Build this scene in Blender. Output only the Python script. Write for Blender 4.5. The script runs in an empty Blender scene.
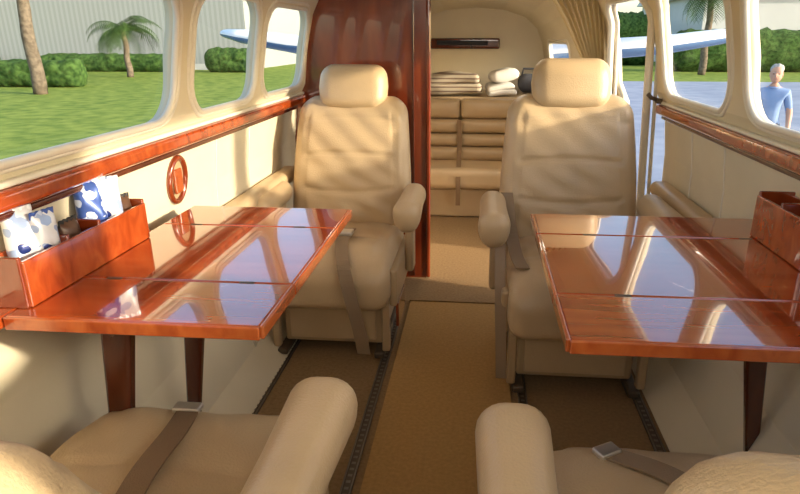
import bpy, bmesh, math, random
from mathutils import Vector, Matrix
random.seed(4)
S=bpy.context.scene
try:
    S.view_settings.view_transform='Standard'
except Exception: pass
R=math.radians
XC=-0.05
# ---------------------------------------------------------------- materials
def newmat(n):
    m=bpy.data.materials.new(n); m.use_nodes=True
    nt=m.node_tree; b=nt.nodes['Principled BSDF']
    return m,nt,b
def setin(b,k,v):
    if k in b.inputs: b.inputs[k].default_value=v
def pmat(n,col,rough=.5,metal=0,coat=0,var=0.08,scale=6,bump=0,bscale=150,spec=.5):
    m,nt,b=newmat(n)
    setin(b,'Roughness',rough); setin(b,'Metallic',metal); setin(b,'Coat Weight',coat); setin(b,'Coat Roughness',.04); setin(b,'Specular IOR Level',spec)
    tc=nt.nodes.new('ShaderNodeTexCoord')
    no=nt.nodes.new('ShaderNodeTexNoise'); no.inputs['Scale'].default_value=scale; no.inputs['Detail'].default_value=4
    nt.links.new(tc.outputs['Object'],no.inputs['Vector'])
    cr=nt.nodes.new('ShaderNodeValToRGB')
    cr.color_ramp.elements[0].position=.3; cr.color_ramp.elements[1].position=.7
    cr.color_ramp.elements[0].color=[c*(1-var) for c in col]+[1]
    cr.color_ramp.elements[1].color=[min(1,c*(1+var)) for c in col]+[1]
    nt.links.new(no.outputs['Fac'],cr.inputs['Fac']); nt.links.new(cr.outputs['Color'],b.inputs['Base Color'])
    if bump:
        n2=nt.nodes.new('ShaderNodeTexNoise'); n2.inputs['Scale'].default_value=bscale; n2.inputs['Detail'].default_value=3
        nt.links.new(tc.outputs['Object'],n2.inputs['Vector'])
        bp=nt.nodes.new('ShaderNodeBump'); bp.inputs['Strength'].default_value=bump; bp.inputs['Distance'].default_value=.01
        nt.links.new(n2.outputs['Fac'],bp.inputs['Height']); nt.links.new(bp.outputs['Normal'],b.inputs['Normal'])
    return m
def woodmat(n,c1,c2,c3,axis=(3,30,30),rough=.2,coat=1,cior=1.5):
    m,nt,b=newmat(n)
    setin(b,'Roughness',rough); setin(b,'Coat Weight',coat); setin(b,'Coat Roughness',.01); setin(b,'Coat IOR',cior)
    tc=nt.nodes.new('ShaderNodeTexCoord'); mp=nt.nodes.new('ShaderNodeMapping'); mp.inputs['Scale'].default_value=axis
    nt.links.new(tc.outputs['Object'],mp.inputs['Vector'])
    no=nt.nodes.new('ShaderNodeTexNoise'); no.inputs['Scale'].default_value=1; no.inputs['Detail'].default_value=7; no.inputs['Distortion'].default_value=.7
    nt.links.new(mp.outputs['Vector'],no.inputs['Vector'])
    cr=nt.nodes.new('ShaderNodeValToRGB'); e=cr.color_ramp.elements
    e[0].position=.28; e[0].color=(*c1,1); e[1].position=.75; e[1].color=(*c3,1)
    k=e.new(.5); k.color=(*c2,1)
    nt.links.new(no.outputs['Fac'],cr.inputs['Fac']); nt.links.new(cr.outputs['Color'],b.inputs['Base Color'])
    return m
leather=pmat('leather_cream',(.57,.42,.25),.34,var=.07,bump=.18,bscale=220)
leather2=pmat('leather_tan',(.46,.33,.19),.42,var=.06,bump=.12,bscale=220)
wallm=pmat('wall_vinyl',(.72,.64,.47),.55,var=.03,bump=.08,bscale=300)
trimw=pmat('frame_plastic',(.78,.73,.62),.35,var=.02)
mahog=woodmat('mahogany_table',(.24,.028,.006),(.35,.054,.010),(.47,.095,.019),axis=(3,26,14),rough=.12,cior=1.95)
mahogV=woodmat('mahogany_panel',(.12,.015,.004),(.20,.030,.007),(.29,.055,.013),axis=(9,9,2.0),cior=1.7)
mahogE=woodmat('mahogany_edge',(.30,.050,.011),(.42,.090,.020),(.50,.13,.03),axis=(30,4,20))
darkw=woodmat('dark_wood',(.05,.012,.006),(.09,.02,.009),(.13,.03,.012),axis=(20,20,3))
carpet=pmat('carpet_gold',(.50,.30,.115),.95,var=.10,scale=90,bump=.6,bscale=500,spec=.1)
carpet2=pmat('carpet_brown',(.33,.215,.11),.95,var=.15,scale=90,bump=.6,bscale=500,spec=.1)
alu=pmat('aluminium',(.22,.19,.15),.45,metal=.7,var=.1,scale=40)
darkm=pmat('dark_metal',(.10,.075,.05),.5,metal=.4)
blackc=pmat('black_plastic',(.02,.02,.02),.5)
brownf=pmat('foil_brown',(.10,.05,.03),.35,var=.3,scale=40)
beltm=pmat('belt_webbing',(.24,.15,.08),.8,bump=.3,bscale=400)
beltl=pmat('belt_webbing_light',(.30,.21,.13),.8,bump=.3,bscale=400)
chrome=pmat('brushed_steel',(.75,.72,.66),.42,metal=.85,var=.04)
white=pmat('white_paint',(.8,.8,.8),.3,var=.02)
bluep=pmat('blue_paint',(.10,.18,.34),.25,var=.05)
clothw=pmat('cloth_white',(.72,.70,.66),.9,var=.05,bump=.3,bscale=60)
clothd=pmat('cloth_dark',(.05,.05,.06),.9,var=.2)
goldm=pmat('gold_metal',(.75,.5,.15),.25,metal=1)
curtm=pmat('curtain_cloth',(.85,.76,.54),.85,var=.05,bump=.2,bscale=200)
nt=curtm.node_tree; b_=nt.nodes['Principled BSDF']; o_=[n for n in nt.nodes if n.type=='OUTPUT_MATERIAL'][0]
tl=nt.nodes.new('ShaderNodeBsdfTranslucent'); tl.inputs[0].default_value=(.9,.8,.55,1); mx=nt.nodes.new('ShaderNodeMixShader'); mx.inputs[0].default_value=.45
nt.links.new(b_.outputs[0],mx.inputs[1]); nt.links.new(tl.outputs[0],mx.inputs[2]); nt.links.new(mx.outputs[0],o_.inputs[0])
def stripemat(n,ca,cb,scale,axis='Z',rough=.4,pos=.5):
    m,nt,b=newmat(n); setin(b,'Roughness',rough)
    tc=nt.nodes.new('ShaderNodeTexCoord'); w=nt.nodes.new('ShaderNodeTexWave'); w.wave_type='BANDS'; w.bands_direction=axis
    w.inputs['Scale'].default_value=scale; w.inputs['Distortion'].default_value=0.0
    cr=nt.nodes.new('ShaderNodeValToRGB'); cr.color_ramp.interpolation='CONSTANT'
    cr.color_ramp.elements[0].color=(*ca,1); cr.color_ramp.elements[1].color=(*cb,1); cr.color_ramp.elements[1].position=pos
    nt.links.new(tc.outputs['Object'],w.inputs['Vector']); nt.links.new(w.outputs['Fac'],cr.inputs['Fac']); nt.links.new(cr.outputs['Color'],b.inputs['Base Color'])
    return m
blanketm=stripemat('blanket_striped',(.55,.48,.37),(.22,.16,.12),11,'Z',.9,.7)
glassm=bpy.data.materials.new('window_glass'); glassm.use_nodes=True
nt=glassm.node_tree; nt.nodes.clear()
o=nt.nodes.new('ShaderNodeOutputMaterial'); mx=nt.nodes.new('ShaderNodeMixShader'); tr=nt.nodes.new('ShaderNodeBsdfTransparent'); gl=nt.nodes.new('ShaderNodeBsdfGlossy')
tr.inputs[0].default_value=(.95,.98,.98,1); gl.inputs['Roughness'].default_value=.02; mx.inputs[0].default_value=.035
nt.links.new(tr.outputs[0],mx.inputs[1]); nt.links.new(gl.outputs[0],mx.inputs[2]); nt.links.new(mx.outputs[0],o.inputs[0])
# ---------------------------------------------------------------- mesh helpers
def link(ob,parent=None):
    S.collection.objects.link(ob)
    if parent: ob.parent=parent
    return ob
def mk(name,verts,faces,mat,parent=None,smooth=True):
    me=bpy.data.meshes.new(name); me.from_pydata([tuple(v) for v in verts],[],faces); me.validate()
    bm=bmesh.new(); bm.from_mesh(me); bmesh.ops.recalc_face_normals(bm,faces=bm.faces[:]); bm.to_mesh(me); bm.free()
    if smooth:
        for p in me.polygons: p.use_smooth=True
    if mat: me.materials.append(mat)
    return link(bpy.data.objects.new(name,me),parent)
def grp(name,loc=(0,0,0),rz=0,sc=1):
    e=bpy.data.objects.new(name,None); e.empty_display_size=.1; e.location=loc; e.rotation_euler=(0,0,rz); e.scale=(sc,sc,sc)
    return link(e)
def rbox(name,size,r,center,mat,parent=None,deform=None,m=6,rot=None):
    hs=[s/2 for s in size]; r=min(r,min(hs)*.98)
    offs=[math.tan(R(a))*r for a in (45,30,15,0)]
    ax=[]
    for h in hs:
        inn=h-r
        l=[-inn-o for o in offs]+[-inn+2*inn*i/m for i in range(1,m)]+[inn+o for o in reversed(offs)]
        ax.append(l)
    n=[len(a) for a in ax]; idx={}; verts=[]
    def V(i,j,k):
        key=(i,j,k)
        if key in idx: return idx[key]
        p=Vector((ax[0][i],ax[1][j],ax[2][k]))
        q=Vector([max(-(hs[d]-r),min(hs[d]-r,p[d])) for d in range(3)])
        d=p-q
        if d.length>1e-9: p=q+d.normalized()*r
        if deform: p=Vector(deform(p.x,p.y,p.z))
        if rot: p=rot@p
        p=p+Vector(center)
        idx[key]=len(verts); verts.append(p); return idx[key]
    F=[]
    for a,b,c in ((0,1,2),(1,2,0),(2,0,1)):
        for end in (0,n[c]-1):
            for i in range(n[a]-1):
                for j in range(n[b]-1):
                    q=[]
                    for (u,v) in ((i,j),(i+1,j),(i+1,j+1),(i,j+1)):
                        t=[0,0,0]; t[a]=u; t[b]=v; t[c]=end; q.append(V(*t))
                    F.append(q)
    ob=mk(name,verts,F,mat,parent)
    if not deform:
        wn_=ob.modifiers.new('wn','WEIGHTED_NORMAL'); wn_.weight=100; wn_.keep_sharp=False
    return ob
def tube(name,pts,rad,mat,parent=None,closed=False,n=10,flat=None):
    pts=[Vector(p) for p in pts]; N=len(pts)
    if not hasattr(rad,'__len__'): rad=[rad]*N
    verts=[];F=[]
    up=None
    for i,p in enumerate(pts):
        if closed: t=pts[(i+1)%N]-pts[i-1]
        else: t=pts[min(i+1,N-1)]-pts[max(i-1,0)]
        t.normalize()
        if up is None:
            up=Vector((0,0,1)) if abs(t.z)<.9 else Vector((1,0,0))
        a=(up-t*up.dot(t)).normalized(); up=a; b=t.cross(a)
        for k in range(n):
            th=2*math.pi*k/n
            verts.append(p+a*math.cos(th)*rad[i]+b*math.sin(th)*rad[i])
    L=N if closed else N-1
    for i in range(L):
        for k in range(n):
            F.append([i*n+k,i*n+(k+1)%n,((i+1)%N)*n+(k+1)%n,((i+1)%N)*n+k])
    if not closed:
        F.append(list(range(n))[::-1]); F.append([(N-1)*n+k for k in range(n)])
    return mk(name,verts,F,mat,parent)
def ribbon(name,pts,w,th,mat,parent=None,side=(1,0,0)):
    pts=[Vector(p) for p in pts]; s=Vector(side).normalized(); V=[];F=[]
    P=[]
    for i in range(len(pts)-1):
        p0=pts[max(i-1,0)];p1=pts[i];p2=pts[i+1];p3=pts[min(i+2,len(pts)-1)]
        for k in range(6):
            t=k/6; P.append(.5*((2*p1)+(-p0+p2)*t+(2*p0-5*p1+4*p2-p3)*t*t+(-p0+3*p1-3*p2+p3)*t**3))
    P.append(pts[-1])
    for i,p in enumerate(P):
        t=(P[min(i+1,len(P)-1)]-P[max(i-1,0)]).normalized(); n=t.cross(s).normalized()
        for a,b in ((-1,-1),(1,-1),(1,1),(-1,1)): V.append(p+s*a*w/2+n*b*th/2)
    for i in range(len(P)-1):
        for k in range(4): F.append([i*4+k,i*4+(k+1)%4,i*4+4+(k+1)%4,i*4+4+k])
    F.append([0,1,2,3]); F.append([len(V)-4+k for k in range(4)])
    return mk(name,V,F,mat,parent,smooth=False)
def evalmesh(ob):
    dg=bpy.context.evaluated_depsgraph_get(); dg.update()
    return bpy.data.meshes.new_from_object(ob.evaluated_get(dg))
def cut(ob,cutters):
    for c in cutters:
        md=ob.modifiers.new('b','BOOLEAN'); md.operation='DIFFERENCE'; md.object=c; md.solver='EXACT'
    me=evalmesh(ob); ob.modifiers.clear(); ob.data=me
    for c in cutters: bpy.data.objects.remove(c)
# ---------------------------------------------------------------- hull
PROF=[(.64,0),(.74,.08),(.80,.25),(.825,.5),(.82,.70),(.80,.86),(.765,.93),(.755,.95),(.735,1.1),(.70,1.25),(.64,1.37),(.52,1.46),(.30,1.52),(0,1.54)]
Y0,YP,Y1=-1.3,2.82,5.0
def ks(Y):
    t=max(0,(Y-YP)/(Y1-YP)); return 1-.25*t,1-.11*t
def xin(z,Y=0):
    kx,kz=ks(Y); z=z/kz
    for (a,za),(b,zb) in zip(PROF,PROF[1:]):
        if za<=z<=zb: return (a+(b-a)*(z-za)/(zb-za))*kx
    return 0
def hull(name,prof,mat,th=.032,ys=(Y0,YP,Y1)):
    n=len(prof); outer=[]
    for i,(h,z) in enumerate(prof):
        a=Vector(prof[max(0,i-1)]);b=Vector(prof[min(n-1,i+1)]);t=(b-a).normalized(); nn=Vector((t.y,-t.x))
        if nn.dot(Vector((h,z-.75)))<0: nn=-nn
        outer.append((h+nn.x*th,z+nn.y*th))
    loop=list(prof)+outer[::-1]; m=len(loop); V=[];F=[]
    for y in ys:
        kx,kz=ks(y)
        for h,z in loop: V.append((XC+h*kx,y,z*kz))
    for s in range(len(ys)-1):
        for k in range(m): F.append([s*m+k,s*m+(k+1)%m,(s+1)*m+(k+1)%m,(s+1)*m+k])
    F.append(list(range(m))); F.append([(len(ys)-1)*m+k for k in range(m)])
    return mk(name,V,F,mat,smooth=False)
side=[p for p in PROF if p[1]<=1.37]
wl=hull('wall_left',[(-h,z) for h,z in side],wallm)
wr=hull('wall_right',side,wallm)
top=[p for p in PROF if p[1]>=1.37]
ce=hull('ceiling',[(-h,z) for h,z in top]+[(h,z) for h,z in top[::-1][1:]],wallm)
def rrect(y0,y1,z0,z1,r,n=7):
    pts=[]
    for cy,cz,a0 in ((y1-r,z1-r,0),(y0+r,z1-r,90),(y0+r,z0+r,180),(y1-r,z0+r,270)):
        for i in range(n+1):
            a=R(a0+90*i/n); pts.append((cy+r*math.cos(a),cz+r*math.sin(a)))
    return pts
def cutter(y0,y1,z0,z1,r,sgn):
    p=rrect(y0,y1,z0,z1,r); n=len(p)
    xa,xb=XC+sgn*.35,XC+sgn*1.1
    V=[(xa,a,b) for a,b in p]+[(xb,a,b) for a,b in p]
    F=[list(range(n)),list(range(n,2*n))]+[[i,(i+1)%n,n+(i+1)%n,n+i] for i in range(n)]
    return mk('c',V,F,None)
WL=[(-.55,.46,.945,1.275,.09),(.60,1.56,.945,1.275,.10),(1.655,2.15,.945,1.27,.09),(2.225,2.76,.945,1.265,.09)]
WR=[(-.55,.62,.945,1.30,.09),(.76,1.68,.945,1.31,.10),(1.79,2.43,.945,1.31,.10),(4.1,4.75,.90,1.12,.06)]
DOOR=(2.54,3.15,.05,1.31,.10)
cut(wl,[cutter(*w,-1) for w in WL]); cut(wr,[cutter(*w,1) for w in WR+[DOOR]])
wn=0
for sg,W in ((-1,WL),(1,WR)):
    for w in W:
        wn+=1; e=grp('window_%d'%wn)
        p=rrect(*w)
        tube('frame_inner',[(XC+sg*(xin(z,y)+.002),y,z) for y,z in p],.009,trimw,e,closed=True)
        q=rrect(w[0]-.020,w[1]+.020,w[2]-.010,w[3]+.018,w[4]+.015)
        tube('frame_outer',[(XC+sg*(xin(z,y)+.002),y,z) for y,z in q],.007,trimw,e,closed=True)
        mk('glass',[(XC+sg*(xin(z,y)+.022),y,z) for y,z in p],[list(range(len(p)))],glassm,e,smooth=False)
e=grp('door_1'); p=rrect(*DOOR)
tube('door_frame',[(XC+(xin(z,y)-.002),y,z) for y,z in p],.016,trimw,e,closed=True)
tube('door_seal',[(XC+(xin(z,y)+.03),y,z) for y,z in p],.008,trimw,e,closed=True)
# floor
def slab(name,ya,yb,xa,xb,za,zb,mat,taper=False,parent=None):
    ys=[ya]+([YP] if taper and ya<YP<yb else [])+[yb]; V=[];F=[]
    for y in ys:
        k=ks(y)[0] if taper else 1
        for x,z in ((xa,za),(xb,za),(xb,zb),(xa,zb)): V.append((XC+(x-XC)*k,y,z))
    for s in range(len(ys)-1):
        for k in range(4): F.append([s*4+k,s*4+(k+1)%4,s*4+4+(k+1)%4,s*4+4+k])
    F+= [[0,1,2,3],[len(V)-4+k for k in range(4)]]
    return mk(name,V,F,mat,parent,smooth=False)
slab('floor',Y0,Y1,XC-.66,XC+.66,-.06,0,carpet2,True)
slab('carpet_runner',-1.2,2.50,-.285,.135,0,.012,carpet)
slab('trim_1',2.50,2.53,-.29,.60,0,.018,carpet2)
for i,x in enumerate((-.325,-.70,.175,.56)):
    e=grp('seat_track')
    slab('rail_base',-.6,2.5,x-.015,x+.015,0,.006,darkm,parent=e)
    slab('rail_lip_1',-.6,2.5,x-.015,x-.011,.006,.010,alu,parent=e)
    slab('rail_lip_2',-.6,2.5,x+.011,x+.015,.006,.010,alu,parent=e)
    V=[];F=[]
    for k in range(120):
        y=-.58+k*.0255; b=len(V)
        V+=[(x-.006,y,.0075),(x+.006,y,.0075),(x+.006,y+.010,.0075),(x-.006,y+.010,.0075)]; F.append([b,b+1,b+2,b+3])
    mk('rail_studs',V,F,alu,e,smooth=False)
# end walls
def endwall(name,y,mat,th=.05):
    kx,kz=ks(y); P=[(-h,z) for h,z in PROF]+[(h,z) for h,z in PROF[::-1][1:]]; n=len(P)
    V=[(XC+h*1.04*kx,y,z*kz*1.01) for h,z in P]+[(XC+h*1.04*kx,y+th,z*kz*1.01) for h,z in P]
    return mk(name,V,[list(range(n)),list(range(n,2*n))]+[[i,(i+1)%n,n+(i+1)%n,n+i] for i in range(n)],mat,smooth=False)
endwall('wall_rear',Y1-.02,wallm); endwall('wall_front',Y0-.03,wallm)
# wooden partition on the left
e=grp('wooden_partition')
P=[(-h,z) for h,z in PROF if h>.22]
xe=-.24
P=[(XC+h,z) for h,z in P]+[(xe,1.525),(xe,0)]
n=len(P); V=[(x,YP,z) for x,z in P]+[(x,YP+.035,z) for x,z in P]
mk('panel',V,[list(range(n)),list(range(n,2*n))]+[[i,(i+1)%n,n+(i+1)%n,n+i] for i in range(n)],mahogV,e,smooth=False)
rbox('edge_post',(.022,.05,1.5),.008,(xe+.008,YP+.018,.752),mahogV,e)
rbox('edge_bead',(.008,.008,1.48),.003,(xe-.06,YP-.003,.752),darkw,e)
rbox('magazine_rail',(.17,.03,.05),.01,(-.36,YP-.015,.47),darkw,e)
# wood rails
ri=1
for sg in (-1,1):
    ri+=1; e=grp('trim_%d'%ri)
    yb=2.80 if sg<0 else 2.50
    L=yb+1.2
    rbox('wood_rail',(.05,L,.038),.012,(XC+sg*.772,(yb-1.2)/2,.885),mahog,e)
    rbox('wood_rail_lower',(.03,L,.016),.006,(XC+sg*.790,(yb-1.2)/2,.852),darkw,e)
    rbox('cream_bead',(.02,L,.012),.005,(XC+sg*.765,(yb-1.2)/2,.911),trimw,e)
for (sg,ya,yb) in ((-1,1.78,2.62),(1,1.70,2.45)):
    rbox('wall_armrest',(.08,yb-ya,.06),.028,(XC+sg*.785,(ya+yb)/2,.58),leather,None)
for sg in (-1,1):
    e=grp('wall_panel_seams')
    for y in (.6,1.9,2.2):
        tube('seam',[(XC+sg*(xin(z)-.001),y,z) for z in (.08,.25,.4,.5,.6,.7,.78,.86)],.003,trimw,e,n=6)
# oval recessed ashtray on left wall
e=grp('wall_ashtray')
def oval(y,z,a,b,dx,n=28):
    o=[]
    for i in range(n):
        yy=y+a*math.cos(2*math.pi*i/n); zz=z+b*math.sin(2*math.pi*i/n); o.append((XC-xin(zz)+dx,yy,zz))
    return o
tube('ring',oval(1.625,.765,.048,.064,.004),.009,mahogV,e,closed=True)
mk('plate',oval(1.625,.765,.046,.062,.002),[list(range(28))],leather2,e,smooth=False)
rbox('ash_lid',(.012,.045,.07),.005,(XC-.806,1.625,.762),mahogE,e)
# ---------------------------------------------------------------- seats
def seat(X,Y,rz,sc,style):
    near=style.startswith('near')
    E=grp('airplane_seat',(X,Y,0),rz,sc)
    g=lambda d,w: math.exp(-(d/w)**2)
    ph={'far_left':0,'far_right':2.1,'near_left':4,'near_right':5.3}[style]
    def cd(x,y,z):
        if z>0:
            f=(z/.08)
            z+=.022*f*(1-(x/.25)**2)*(1-abs(y/.27)**2)
            z-=f*.007*(g(abs(x)-.185,.012)+g(y+.02,.012)*(abs(x)<.185)*.7)
            z+=f*.0035*math.sin(19*x+8*y+ph)*math.sin(23*y-6*x+ph)
            z+=f*.0018*math.sin(60*x+30*y+ph)*math.sin(20*y+ph)
        if y<-.10: z-=((-.10-y)/.16)**2*.035
        return x,y,z
    rbox('cushion',(.475,.54+(.04 if near else 0),.18),.06,(0,-.015-(.02 if near else 0),.335+(.02 if near else 0)),leather,E,cd,m=38)
    rec=R({'near_left':10,'near_right':4}.get(style,0)); cr_,sr_=math.cos(rec),math.sin(rec)
    def recl(x,y,z):
        dy,dz=y-.22,z-.40
        return x,.22+dy*cr_+dz*sr_,.40+dz*cr_-dy*sr_
    def bd(x,y,z):
        t=(z+.29)/.58
        u=x/.265
        sx=1-.13*t*t-.06*max(0,(t-.86)/.14)**2
        if y<0:
            f=-y/.065
            y+=-.014*f*min(1,abs(u))**3*(1-.5*t)-.018*f*math.sin(math.pi*min(1,t))*(1-u*u)
            y+=f*.006*(g(abs(x)-.195-.01*math.sin(3*t),.010)*(t<.90))
            y+=f*.009*(g(t-.34-.05*u*u,.016)+g(t-.62+.04*u*u,.014))*(abs(x)<.20)+f*.005*g(t-.87+.05*u*u,.014)
            y+=f*.0045*math.sin(23*t+7*u+ph)*math.sin(5*u+9*t+ph)
            y+=f*.0016*math.sin(58*t+9*u+ph)*(1-u*u)*g(t-.38,.25)
        y+=.05*t+.10*t*t
        a=recl(x*sx,y+.255,z+.655); return a[0],a[1]-.255,a[2]-.655
    rbox('backrest',(.53,.14,.58),.065,(0,.255,.655),leather,E,bd,m=48)
    def hd(x,y,z):
        y+=.25*z
        if y<0: y-=.012*(1-(x/.145)**2)
        x*=1-.06*(z/.09 if z>0 else 0)-.05*(-z/.09 if z<0 else 0)
        a=recl(x,y+.395,z+.985); return a[0],a[1]-.395,a[2]-.985
    rbox('headrest',(.30,.13,.185),.055,(0,.395,.985),leather,E,hd,m=14)
    aw=.115 if near else .105
    outer={'near_left':1,'near_right':-1}.get(style,0)
    for s in (-1,1):
        def ad(x,y,z):
            fr=max(0,min(1,(-y+.02)/.18))
            if z<0: z*=1+.65*fr
            x*=.92+.12*fr
            return x,y,z
        if s!=outer:
            rbox('armrest_%s'%('a' if s<0 else 'b'),(aw,.37,.095),.046,(s*.287,.03,.565),leather,E,ad,m=14)
            rbox('arm_support',(.035,.09,.30),.014,(s*.275,.10,.41),leather2,E)
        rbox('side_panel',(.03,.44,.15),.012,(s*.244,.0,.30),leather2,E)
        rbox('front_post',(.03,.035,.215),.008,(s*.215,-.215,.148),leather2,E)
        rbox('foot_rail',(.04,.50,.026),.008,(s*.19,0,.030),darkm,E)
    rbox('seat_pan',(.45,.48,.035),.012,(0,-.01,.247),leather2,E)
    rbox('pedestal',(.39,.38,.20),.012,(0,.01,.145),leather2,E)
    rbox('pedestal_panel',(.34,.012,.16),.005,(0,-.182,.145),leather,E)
    rbox('life_vest_drawer',(.012,.20,.10),.004,(.25 if style!='far_right' else -.25,-.05,.16),mahogV,E)
    if not near: rbox('back_shell',(.42,.02,.50),.01,(0,.40,.64),leather2,E,lambda x,y,z:(x,y+.05*(z+.25)/.5,z))
    if style=='far_left':
        ribbon('seat_belt',[(.03,.14,.425),(.035,.0,.456),(.04,-.14,.45),(.07,-.262,.405),(.10,-.305,.30),(.13,-.305,.16),(.14,-.29,.06)],.05,.004,beltl,E)
        rbox('buckle',(.065,.055,.018),.006,(.035,-.06,.465),chrome,E)
        ribbon('seat_belt_b',[(-.18,.16,.43),(-.12,.05,.447),(-.03,-.03,.458),(.02,-.06,.46)],.045,.004,beltl,E,side=(.4,.9,0))
    elif style=='far_right':
        ribbon('seat_belt',[(-.235,.20,.60),(-.215,.1,.47),(-.205,-.05,.44),(-.19,-.16,.435)],.045,.004,beltl,E)
        ribbon('seat_belt_b',[(-.262,-.02,.50),(-.262,-.2,.35),(-.255,-.25,.2),(-.25,-.26,.08)],.035,.004,beltl,E)
    elif style=='near_left':
        ribbon('seat_belt',[(-.01,.14,.44),(-.01,.0,.482),(.0,-.14,.472),(.03,-.25,.442)],.045,.004,beltm,E)
        rbox('buckle',(.055,.028,.012),.004,(.03,-.248,.448),chrome,E)
    else:
        ribbon('seat_belt',[(-.12,.12,.45),(-.08,-.02,.477),(.02,-.15,.470),(.10,-.22,.452)],.042,.004,beltl,E,side=(.75,.65,0))
        rbox('buckle',(.045,.03,.012),.004,(.11,-.225,.455),chrome,E,rot=Matrix.Rotation(R(30),3,'Z'))
    return E
seat(-.528,2.20,0,.97,'far_left')
seat(.350,2.02,0,1.0,'far_right')
seat(-.535,.74,math.pi,1.0,'near_left')
seat(.355,.69,math.pi,1.0,'near_right')
# ---------------------------------------------------------------- tables
def table(xa,xb,inner,ledge=None):
    E=grp('folding_table'); cx=(xa+xb)/2; w=abs(xb-xa)
    s=1 if inner>cx else -1
    for i,(a,b) in enumerate(((.865,1.045),(1.048,1.41),(1.413,1.59))):
        rbox('leaf_%d'%(i+1),(w,b-a,.022),.004,(cx,(a+b)/2,.689),mahog,E,m=3)
        rbox('edge_strip_%d'%(i+1),(.008,b-a-.002,.024),.003,(inner+s*.002,(a+b)/2,.6875),mahogE,E,m=3)
    rbox('front_strip',(w,.006,.024),.003,(cx,.863,.6875),mahogE,E,m=3)
    rbox('apron',(w*.8,.5,.03),.006,(cx-s*.04,1.22,.66),darkw,E,m=3)
    if ledge: rbox('side_ledge',(ledge[1]-ledge[0],ledge[3]-ledge[2],.022),.004,((ledge[0]+ledge[1])/2,(ledge[2]+ledge[3])/2,.689),mahog,E,m=3)
    for y in (1.02,1.36):
        xl=cx-s*(w/2-.06)
        def ld(x,y_,z): 
            t=(z+.31)/.62; return x*(.45+.75*t)+s*(.08*t-.04),y_*(.6+.4*t),z
        rbox('leg',(.055,.03,.63),.008,(xl,y,.33),darkw,E,ld,m=4)
        rbox('foot',(.08,.06,.02),.006,(xl-s*.04,y,.012),darkm,E)
    for y in (1.0465,1.4115):
        for k in (-.3,.3): rbox('hinge',(.03,.010,.002),.0008,(cx+k*w,y,.6998),darkm,E,m=2)
table(-.800,-.35,-.35,(-.858,-.802,.80,1.36)); table(.155,.762,.155)
def tray(xa,xb,ya,yb,z0,h,divs):
    E=grp('snack_box'); t=.010; cx=(xa+xb)/2; cy=(ya+yb)/2
    rbox('bottom',(xb-xa,yb-ya,.008),.002,(cx,cy,z0+.004),mahog,E,m=2)
    for x in (xa,xb): rbox('side',(t,yb-ya,h),.003,(x,cy,z0+h/2),mahog,E,m=2)
    for y in [ya,yb]+divs: rbox('divider',(xb-xa,t,h+.010),.003,(cx,y,z0+h/2+.004),mahogV,E,m=2)
    return E
tray(-.850,-.777,.90,1.30,.701,.085,[1.03,1.13])
tray(.665,.745,1.20,1.44,.701,.10,[1.33])
def bandmat(n,ca,cb):
    m,nt,b=newmat(n); setin(b,'Roughness',.28); setin(b,'Metallic',.2)
    tc=nt.nodes.new('ShaderNodeTexCoord'); no=nt.nodes.new('ShaderNodeTexNoise'); no.inputs['Scale'].default_value=28; no.inputs['Detail'].default_value=1.5
    nt.links.new(tc.outputs['Object'],no.inputs['Vector']); cr=nt.nodes.new('ShaderNodeValToRGB'); cr.color_ramp.interpolation='CONSTANT'
    cr.color_ramp.elements[0].color=(*ca,1); cr.color_ramp.elements[1].color=(*cb,1); cr.color_ramp.elements[1].position=.56
    nt.links.new(no.outputs['Fac'],cr.inputs[0]); nt.links.new(cr.outputs[0],b.inputs['Base Color']); return m
pb=bandmat('foil_blue',(.04,.09,.34),(.55,.62,.80)); pw=bandmat('foil_white',(.78,.79,.84),(.35,.45,.70)); pB=pmat('foil_navy',(.02,.04,.20),.3,metal=.2)
def packet(x,y,z,w,h,rz,tilt,mats,name='snack_packet'):
    E=grp(name,(x,y,z),rz)
    def d(px,py,pz):
        f=max(.08,(1-abs(pz/(h/2))**3))*(1+.12*math.sin(px*120+pz*70)); return px*(1+.04*math.cos(pz*60)),py*f,pz
    rbox('pouch',(w,.032,h),.014,(0,0,h/2),mats[0],E,d,m=14)
    rbox('label',(w*.80,.0335,h*.22),.014,(0,0,h*.52),mats[1],E,m=6)
    rbox('crimp_top',(w*1.02,.004,.014),.002,(0,0,h-.004),mats[2],E,lambda a,b,c:(a,b+.0015*math.sin(a*500),c),m=24)
    E.rotation_euler=(tilt,0,rz)
L=[(-.812,.965,.056,.152,R(60),R(-7),(pw,pB,pw)),(-.816,1.005,.054,.138,R(80),R(7),(pw,pB,pb)),(-.815,1.075,.055,.10,R(90),R(5),(brownf,pB,blackc)),
(-.810,1.165,.056,.158,R(55),R(-8),(pb,pw,pb)),(-.812,1.212,.060,.155,R(45),R(5),(pw,pB,pw)),(-.815,1.265,.05,.10,R(80),R(4),(brownf,pw,blackc))]
for x,y,w,h,rz,ti,ms in L: packet(x,y,.711,w,h,rz,ti,ms)
packet(.705,1.27,.711,.055,.13,R(80),R(4),(pw,pB,pw))
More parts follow.
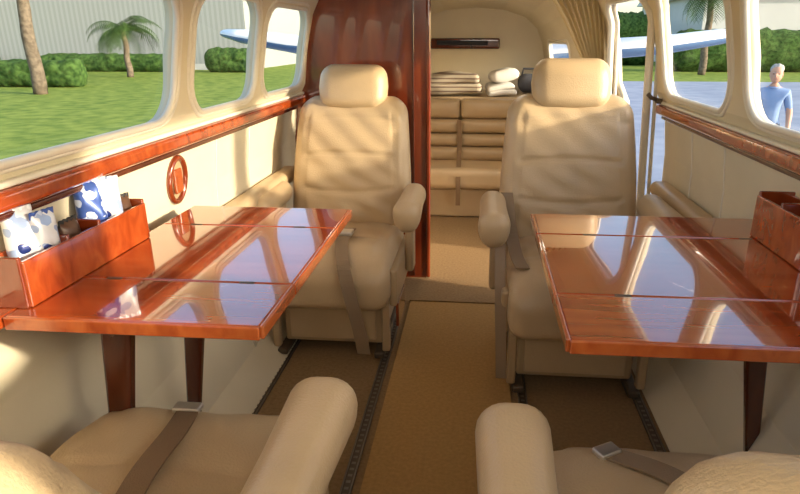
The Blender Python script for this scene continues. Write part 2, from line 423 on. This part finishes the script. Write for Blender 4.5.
# ---------------------------------------------------------------- aft cabin
E=grp('rear_bench_seat')
def puff(hx,hz):
    return lambda x,y,z:(x,y-(.022*(1-(x/hx)**4)*(1-(z/hz)**2) if y<0 else 0),z)
for za,zb,yy in ((.625,.755,4.25),(.525,.622,4.245),(.435,.522,4.235),(.335,.433,4.22)):
    for (xa,xb) in ((-.52,-.126),(-.122,.40)):
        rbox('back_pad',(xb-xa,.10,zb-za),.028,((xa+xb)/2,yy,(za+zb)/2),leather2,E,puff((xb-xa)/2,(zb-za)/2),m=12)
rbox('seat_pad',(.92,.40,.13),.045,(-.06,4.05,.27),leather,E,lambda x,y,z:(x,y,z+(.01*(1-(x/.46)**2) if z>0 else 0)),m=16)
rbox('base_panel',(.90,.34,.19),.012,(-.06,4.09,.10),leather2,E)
ribbon('strap',[(-.13,4.17,.62),(-.124,4.15,.50),(-.124,4.13,.40),(-.12,3.93,.35),(-.12,3.84,.27),(-.12,3.86,.1)],.03,.004,beltm,E)
rbox('luggage_shelf',(.95,.66,.03),.01,(-.05,4.64,.745),leather2,None)
def fold(name,c,s,mat,layers,rz=0):
    e=grp(name,c,rz)
    for i in range(layers):
        h=s[2]/layers
        rbox('fold_%d'%i,(s[0]*(1-.05*i),s[1]*(1-.04*i),h*1.15),h*.5,(random.uniform(-.02,.02),0,h*(i+.5)+.004),mat,e,lambda x,y,z,i=i:(x,y+.012*math.sin(9*x+i),z+.012*math.sin(11*x+9*y+i*.5)-.012*(abs(x)/(s[0]/2))**2),m=14)
fold('folded_blanket',(-.20,4.45,.783),(.46,.26,.12),blanketm,2,R(-3))
fold('folded_towel',(.16,4.46,.779),(.20,.22,.06),clothw,2,R(6))
e=grp('travel_pillow',(.17,4.47,.866),R(12))
rbox('pillow',(.20,.17,.07),.034,(0,0,.035),clothw,e,lambda x,y,z:(x,y,z*(1.3-.5*(x/.1)**2)+.01*math.sin(x*20)),m=10)
e=grp('duffel_bag',(.37,4.62,.768)); rbox('body',(.17,.2,.13),.055,(0,0,.068),clothd,e,m=8); tube('handle',[(-.06,0,.12),(-.05,0,.17),(.05,0,.17),(.06,0,.12)],.008,clothd,e)
e=grp('wall_vent_panel'); rbox('wood_frame',(.54,.03,.08),.015,(-.12,4.965,1.11),darkw,e); rbox('slot',(.40,.02,.035),.008,(-.14,4.945,1.115),clothd,e)
# curtain
V=[];F=[];NU=72;NV=24
for j in range(NV+1):
    t=j/NV
    if t<.65:
        k=t/.65; xa=.30+(.575-.30)*k**.8; xb=.60+(.635-.60)*k; z=1.38-(1.38-.93)*k; am=.030-.014*k
    else:
        k=(t-.65)/.35; xa=.575-.03*k; xb=.635-.01*k; z=.93-.55*k; am=.016+.014*k
    for i in range(NU+1):
        u=i/NU; V.append((xa+(xb-xa)*u,3.26+am*math.sin(u*2*math.pi*9)+.01*math.sin(u*9+t*3),z-(.06*math.sin(math.pi*u)*(1-k) if t<.65 else 0)*t))
for j in range(NV):
    for i in range(NU): a=j*(NU+1)+i; F.append([a,a+1,a+NU+2,a+NU+1])
E=grp('curtain'); c=mk('drape',V,F,curtm,E)
tube('tieback',[(.605+.05*math.cos(a),3.26+.04*math.sin(a),.93+.01*math.cos(a)) for a in [i*2*math.pi/20 for i in range(20)]],.012,goldm,E,closed=True)
tube('curtain_rod',[(.15,3.26,1.40),(.40,3.26,1.385),(.60,3.26,1.35)],.010,goldm,E)
e=grp('coat_hook'); rbox('plate',(.02,.04,.02),.006,(.70,2.47,.918),darkm,e); tube('knob',[(.70,2.47,.92),(.67,2.47,.93),(.655,2.47,.945)],.008,darkm,e)
# ---------------------------------------------------------------- exterior
GZ=-.9
def gmat(n,ca,cb,s):
    m,nt,b=newmat(n); setin(b,'Roughness',.95); setin(b,'Specular IOR Level',.1)
    tc=nt.nodes.new('ShaderNodeTexCoord'); a=nt.nodes.new('ShaderNodeTexNoise'); a.inputs['Scale'].default_value=s; a.inputs['Detail'].default_value=8
    nt.links.new(tc.outputs['Object'],a.inputs['Vector'])
    cr=nt.nodes.new('ShaderNodeValToRGB'); cr.color_ramp.elements[0].position=.35; cr.color_ramp.elements[1].position=.65
    cr.color_ramp.elements[0].color=(*ca,1); cr.color_ramp.elements[1].color=(*cb,1)
    nt.links.new(a.outputs['Fac'],cr.inputs[0]); nt.links.new(cr.outputs[0],b.inputs['Base Color']); return m
grass=gmat('grass',(.12,.19,.030),(.26,.32,.06),2.5)
asph=gmat('asphalt',(.24,.28,.36),(.31,.35,.43),1.5)
leaf=gmat('foliage',(.02,.05,.012),(.075,.14,.035),5)
trunkm=gmat('palm_bark',(.10,.08,.06),(.20,.16,.12),6)
mk('lawn',[(-90,-40,GZ),(-4,-40,GZ),(-4,120,GZ),(-90,120,GZ)],[[0,1,2,3]],grass,smooth=False)
mk('tarmac_apron',[(-4,-40,GZ),(90,-40,GZ),(90,32,GZ),(-4,32,GZ)],[[0,1,2,3]],asph,smooth=False)
mk('lawn',[(-4,32,GZ),(90,32,GZ),(90,120,GZ),(-4,120,GZ)],[[0,1,2,3]],grass,smooth=False)
bld=stripemat('metal_siding',(.27,.29,.28),(.32,.34,.33),.9,'X',.6,.5)
bld2=pmat('white_wall',(.50,.51,.50),.7,var=.04,scale=.4)
def building(name,xa,xb,ya,yb,h,mat,doors):
    e=grp(name)
    slab('walls',ya,yb,xa,xb,GZ+.01,GZ+h,mat,parent=e)
    V=[(xa-.5,ya-.6,GZ+h),(xb+.5,ya-.6,GZ+h),(xb+.5,yb+.5,GZ+h),(xa-.5,yb+.5,GZ+h),(xa-.5,(ya+yb)/2,GZ+h+3),(xb+.5,(ya+yb)/2,GZ+h+3)]
    mk('roof',V,[[0,1,5,4],[2,3,4,5],[0,4,3],[1,2,5],[0,1,2,3]],bld2,e,smooth=False)
    for (dx,w,hh) in doors:
        slab('door_leaf',ya-.06,ya+.01,dx,dx+w,GZ+.01,GZ+hh,darkm if w<1.5 else bld2,parent=e)
    slab('base_strip',ya-.04,ya,xa,xb,GZ+.01,GZ+.4,bld2,parent=e)
building('hangar_building',-70,-15.5,41,60,7,bld,[(-40,6,4)])
building('terminal_building',16,60,48,66,5.0,bld2,[(24,8,3.2),(40,1.2,2.2)])
def palm(x,y,h,fr,rad=.14,n=16):
    E=grp('palm_tree',(x,y,GZ+.01))
    tube('trunk',[(0.04*math.sin(i),0,h*i/12) for i in range(13)],[rad*(1.25-.4*i/12+.05*(i%2)) for i in range(13)],trunkm,E)
    V=[];F=[]
    for k in range(n):
        az=2*math.pi*k/n+random.uniform(-.15,.15); el=random.uniform(-.1,1.1); 
        d=Vector((math.cos(az),math.sin(az),0)); sd=Vector((-d.y,d.x,0)); P=[]
        p=Vector((0,0,h)); a=el
        for i in range(11):
            P.append(p.copy()); p=p+(d*math.cos(a)+Vector((0,0,math.sin(a))))*fr/10; a-=.20
        for i in range(1,11):
            ll=fr*.33*math.sin(math.pi*(i/11)**.7)+.05
            for s in (-1,1):
                for q in (0,.5):
                    b0=P[i-1].lerp(P[i],q); b1=P[i-1].lerp(P[i],q+.28); tip=b1+sd*s*ll+(P[i]-P[i-1])*.8-Vector((0,0,ll*.45))
                    o=len(V); V+=[b0,b1,tip]; F.append([o,o+1,o+2])
    mk('fronds',V,F,leaf,E,smooth=False)
palm(-16.9,22.5,5.2,2.2,.20); palm(-19.3,33,2.5,2.3,.14,22); palm(13,38,4.5,2.4,.18)
from mathutils import noise
def bush(x,y,lx,ly,h,rz=0):
    E=grp('hedge',(x,y,GZ+.01),rz)
    def d(a,b,c):
        n=noise.noise(Vector((a*2.2+x,b*2.2,c*2.2+y)))*.35+noise.noise(Vector((a*6,b*6+x,c*6)))*.12
        return a*(1+.1*n)+n*.3,b*(1+.5*n),c*(1+.5*n)
    rbox('foliage',(lx,ly,h),h*.4,(0,0,h*.47),leaf,E,d,m=40)
bush(-19.6,26.2,4.2,1.4,1.15); bush(-24,38.8,9,1.4,1.1); bush(-15.6,38.5,3.5,1.3,1.5); bush(-36,39,8,1.4,1.2)
bush(20,42,16,2.2,2.6); bush(9,52,10,3,4); bush(-9,60,10,4,5)
# tailplane with dihedral
E=grp('aircraft_tailplane')
for s in (-1,1):
    V=[];F=[]; st=[(.35,1.00,1.1,.10),(1.7,1.09,.95,.080),(2.2,1.16,.85,.065),(2.4,1.19,.6,.04)]
    for (dx,z,ch,th) in st:
        for i in range(16):
            a=2*math.pi*i/16; V.append((XC+s*dx,6.0+ch/2*math.cos(a)+.15*dx*.3,z+th*math.sin(a)*(1-.3*math.cos(a))))
    for q in range(3):
        for i in range(16): F.append([q*16+i,q*16+(i+1)%16,(q+1)*16+(i+1)%16,(q+1)*16+i])
    F+=[list(range(16)),[48+i for i in range(16)]]
    o=mk('stabilizer',V,F,white,E); o.data.materials.append(bluep)
    for p in o.data.polygons:
        if p.normal.z<.1: p.material_index=1
tube('tail_cone',[(XC,5.08,.70),(XC,5.8,.80),(XC,6.8,.92),(XC,8.2,1.05)],[.60,.48,.34,.12],white,E,n=24)
# ---------------------------------------------------------------- man outside
def man(x,y,rz,sc):
    E=grp('man_standing',(x,y,GZ),rz,sc)
    J={'pel':(0,0,.96,.125),'wai':(0,0,1.08,.135),'che':(0,-.01,1.28,.145),'upc':(0,0,1.42,.115),'nec':(0,0,1.51,.058),'nk2':(0,-.01,1.58,.055),
     }
    for s,n in ((-1,'l'),(1,'r')):
        J['sh'+n]=(s*.17,0,1.43,.068); J['el'+n]=(s*.245,.02,1.15,.046); J['wr'+n]=(s*.26,-.10,.92,.030); J['pa'+n]=(s*.26,-.13,.85,.034)
        J['hi'+n]=(s*.095,0,.90,.095); J['kn'+n]=(s*.11,-.01,.50,.062); J['an'+n]=(s*.115,.01,.09,.042); J['to'+n]=(s*.125,-.17,.04,.036)
    Ed=[('pel','wai'),('wai','che'),('che','upc'),('upc','nec'),('nec','nk2')]
    for n in 'lr': Ed+=[('upc','sh'+n),('sh'+n,'el'+n),('el'+n,'wr'+n),('wr'+n,'pa'+n),('pel','hi'+n),('hi'+n,'kn'+n),('kn'+n,'an'+n),('an'+n,'to'+n)]
    def skin(name,J,Ed,root,mats,fn,sub=2):
        keys=list(J); me=bpy.data.meshes.new(name); me.from_pydata([J[k][:3] for k in keys],[(keys.index(a),keys.index(b)) for a,b in Ed],[])
        bm=bmesh.new(); bm.from_mesh(me); bm.verts.layers.skin.verify(); bm.to_mesh(me); bm.free()
        for i,k in enumerate(keys):
            d=me.skin_vertices[0].data[i]; r=J[k][3]; d.radius=(r,r); d.use_root=(k==root)
        ob=bpy.data.objects.new(name,me); link(ob)
        ob.modifiers.new('s','SKIN'); m=ob.modifiers.new('ss','SUBSURF'); m.levels=sub; m.render_levels=sub
        nm=evalmesh(ob); bpy.data.objects.remove(ob)
        nm.materials.clear()
        for mm in mats: nm.materials.append(mm)
        for p in nm.polygons: p.use_smooth=True; p.material_index=fn(p.center)
        return link(bpy.data.objects.new(name,nm),E)
    sk=pmat('skin',(.55,.30,.20),.55,var=.05); sh=pmat('shirt_blue',(.20,.30,.50),.8,var=.06); pa=pmat('trousers',(.05,.05,.07),.85); hr=pmat('hair_grey',(.40,.37,.34),.8,var=.2,scale=60); ey=pmat('eye_dark',(.03,.02,.02),.2); sho=pmat('shoe',(.03,.02,.015),.4)
    def fn(c):
        if c.z<.10: return 3
        if abs(c.x)>.20 and c.z<1.22: return 0
        if c.z>1.50: return 0
        if c.z<1.0: return 2
        return 1
    b=skin('body',J,Ed,'pel',[sk,sh,pa,sho],fn)
    for s,n in ((-1,'l'),(1,'r')):
        for k in range(4):
            ln=[.06,.072,.068,.052][k]; yy=-.155+.020*k; ox=s*.26
            Q={'a':(ox,yy,.85,.010),'b':(ox,yy,.80,.009),'c':(ox-s*.006,yy,.80-ln*.5,.008),'d':(ox-s*.018,yy,.80-ln,.007)}
            skin('finger_%s%d'%(n,k),Q,[('a','b'),('b','c'),('c','d')],'a',[sk],lambda c:0,1)
        Q={'a':(s*.26,-.14,.88,.012),'b':(s*.25,-.18,.85,.010),'c':(s*.242,-.195,.81,.008)}
        skin('thumb_'+n,Q,[('a','b'),('b','c')],'a',[sk],lambda c:0,1)
    def hdf(px,py,pz):
        t=pz/.12
        px*=1-.18*max(0,-t)**1.5; 
        if py<0:
            py*=1-.05*max(0,-t)
            py-=.022*math.exp(-(px/.014)**2-((pz+.015)/.026)**2)
            py+=.008*(math.exp(-((abs(px)-.032)/.014)**2-((pz-.005)/.012)**2))
            py-=.006*math.exp(-(px/.03)**2-((pz+.058)/.010)**2)
            py-=.008*math.exp(-(px/.03)**2-((pz+.10)/.02)**2)
        return px,py,pz
    rbox('head',(.155,.20,.24),.075,(0,-.02,1.68),sk,E,hdf,m=22)
    rbox('hair',(.168,.20,.15),.072,(0,.0,1.745),hr,E,lambda a,b,c:(a*(1+.03*math.sin(b*90)),b+(.03*max(0,-c/.075) if b<0 else 0),c+.004*math.sin(a*110)),m=14)
    for s in (-1,1):
        rbox('eye',(.022,.01,.010),.005,(s*.032,-.112,1.686),ey,E,m=2)
        rbox('ear',(.014,.035,.06),.007,(s*.080,-.01,1.675),sk,E,m=3)
        rbox('brow',(.035,.008,.006),.003,(s*.032,-.118,1.706),hr,E,m=2)
    rbox('mouth',(.045,.008,.008),.004,(0,-.122,1.622),pmat('lips',(.4,.14,.12),.5),E,m=2)
    tube('collar',[(.068*math.cos(a),.068*math.sin(a)-.005,1.505-.02*math.sin(-a)*.5) for a in [i*2*math.pi/18 for i in range(18)]],.014,sh,E,closed=True)
man(3.95,8.7,R(-25),.95)
# ---------------------------------------------------------------- lights & world
w=bpy.data.worlds.new('World'); S.world=w; w.use_nodes=True; nt=w.node_tree
bg=nt.nodes['Background']; sky=nt.nodes.new('ShaderNodeTexSky')
sky.sky_type='NISHITA'; sky.sun_disc=False; sky.sun_elevation=R(20); sky.sun_rotation=R(112); sky.altitude=0; sky.dust_density=2
nt.links.new(sky.outputs[0],bg.inputs[0]); bg.inputs[1].default_value=.44
el,az=R(14),R(-14)
Sv=Vector((math.cos(el)*math.cos(az),math.cos(el)*math.sin(az),math.sin(el)))
l=bpy.data.lights.new('sun','SUN'); l.energy=7; l.angle=R(2.0); l.color=(1,.84,.62)
o=bpy.data.objects.new('sun',l); o.rotation_euler=(-Sv).to_track_quat('-Z','Y').to_euler(); link(o)
def area(name,loc,tgt,sx,sy,en,col):
    l=bpy.data.lights.new(name,'AREA'); l.shape='RECTANGLE'; l.size=sx; l.size_y=sy; l.energy=en; l.color=col
    o=bpy.data.objects.new(name,l); o.location=loc; o.rotation_euler=(Vector(tgt)-Vector(loc)).to_track_quat('-Z','Y').to_euler(); link(o)
area('cabin_fill',(-.05,-.35,1.42),(-.05,1.6,.5),.8,.35,8,(1,.90,.76))  # unseen fill light added behind the camera to brighten the cabin
area('cabin_fill_aft',(-.0,3.3,1.40),(0,3.6,0),.25,.25,4,(1,.88,.70))  # second added fill, above the frame, brightens the aft section
# ---------------------------------------------------------------- camera
cam=bpy.data.cameras.new('Camera'); co=bpy.data.objects.new('Camera',cam); link(co)
cam.sensor_width=36; cam.lens=27; cam.clip_start=.02; cam.clip_end=500; cam.shift_x=-25/800
co.location=(0,0,1.15); co.rotation_euler=(R(90-19.2),0,R(5))
S.camera=co
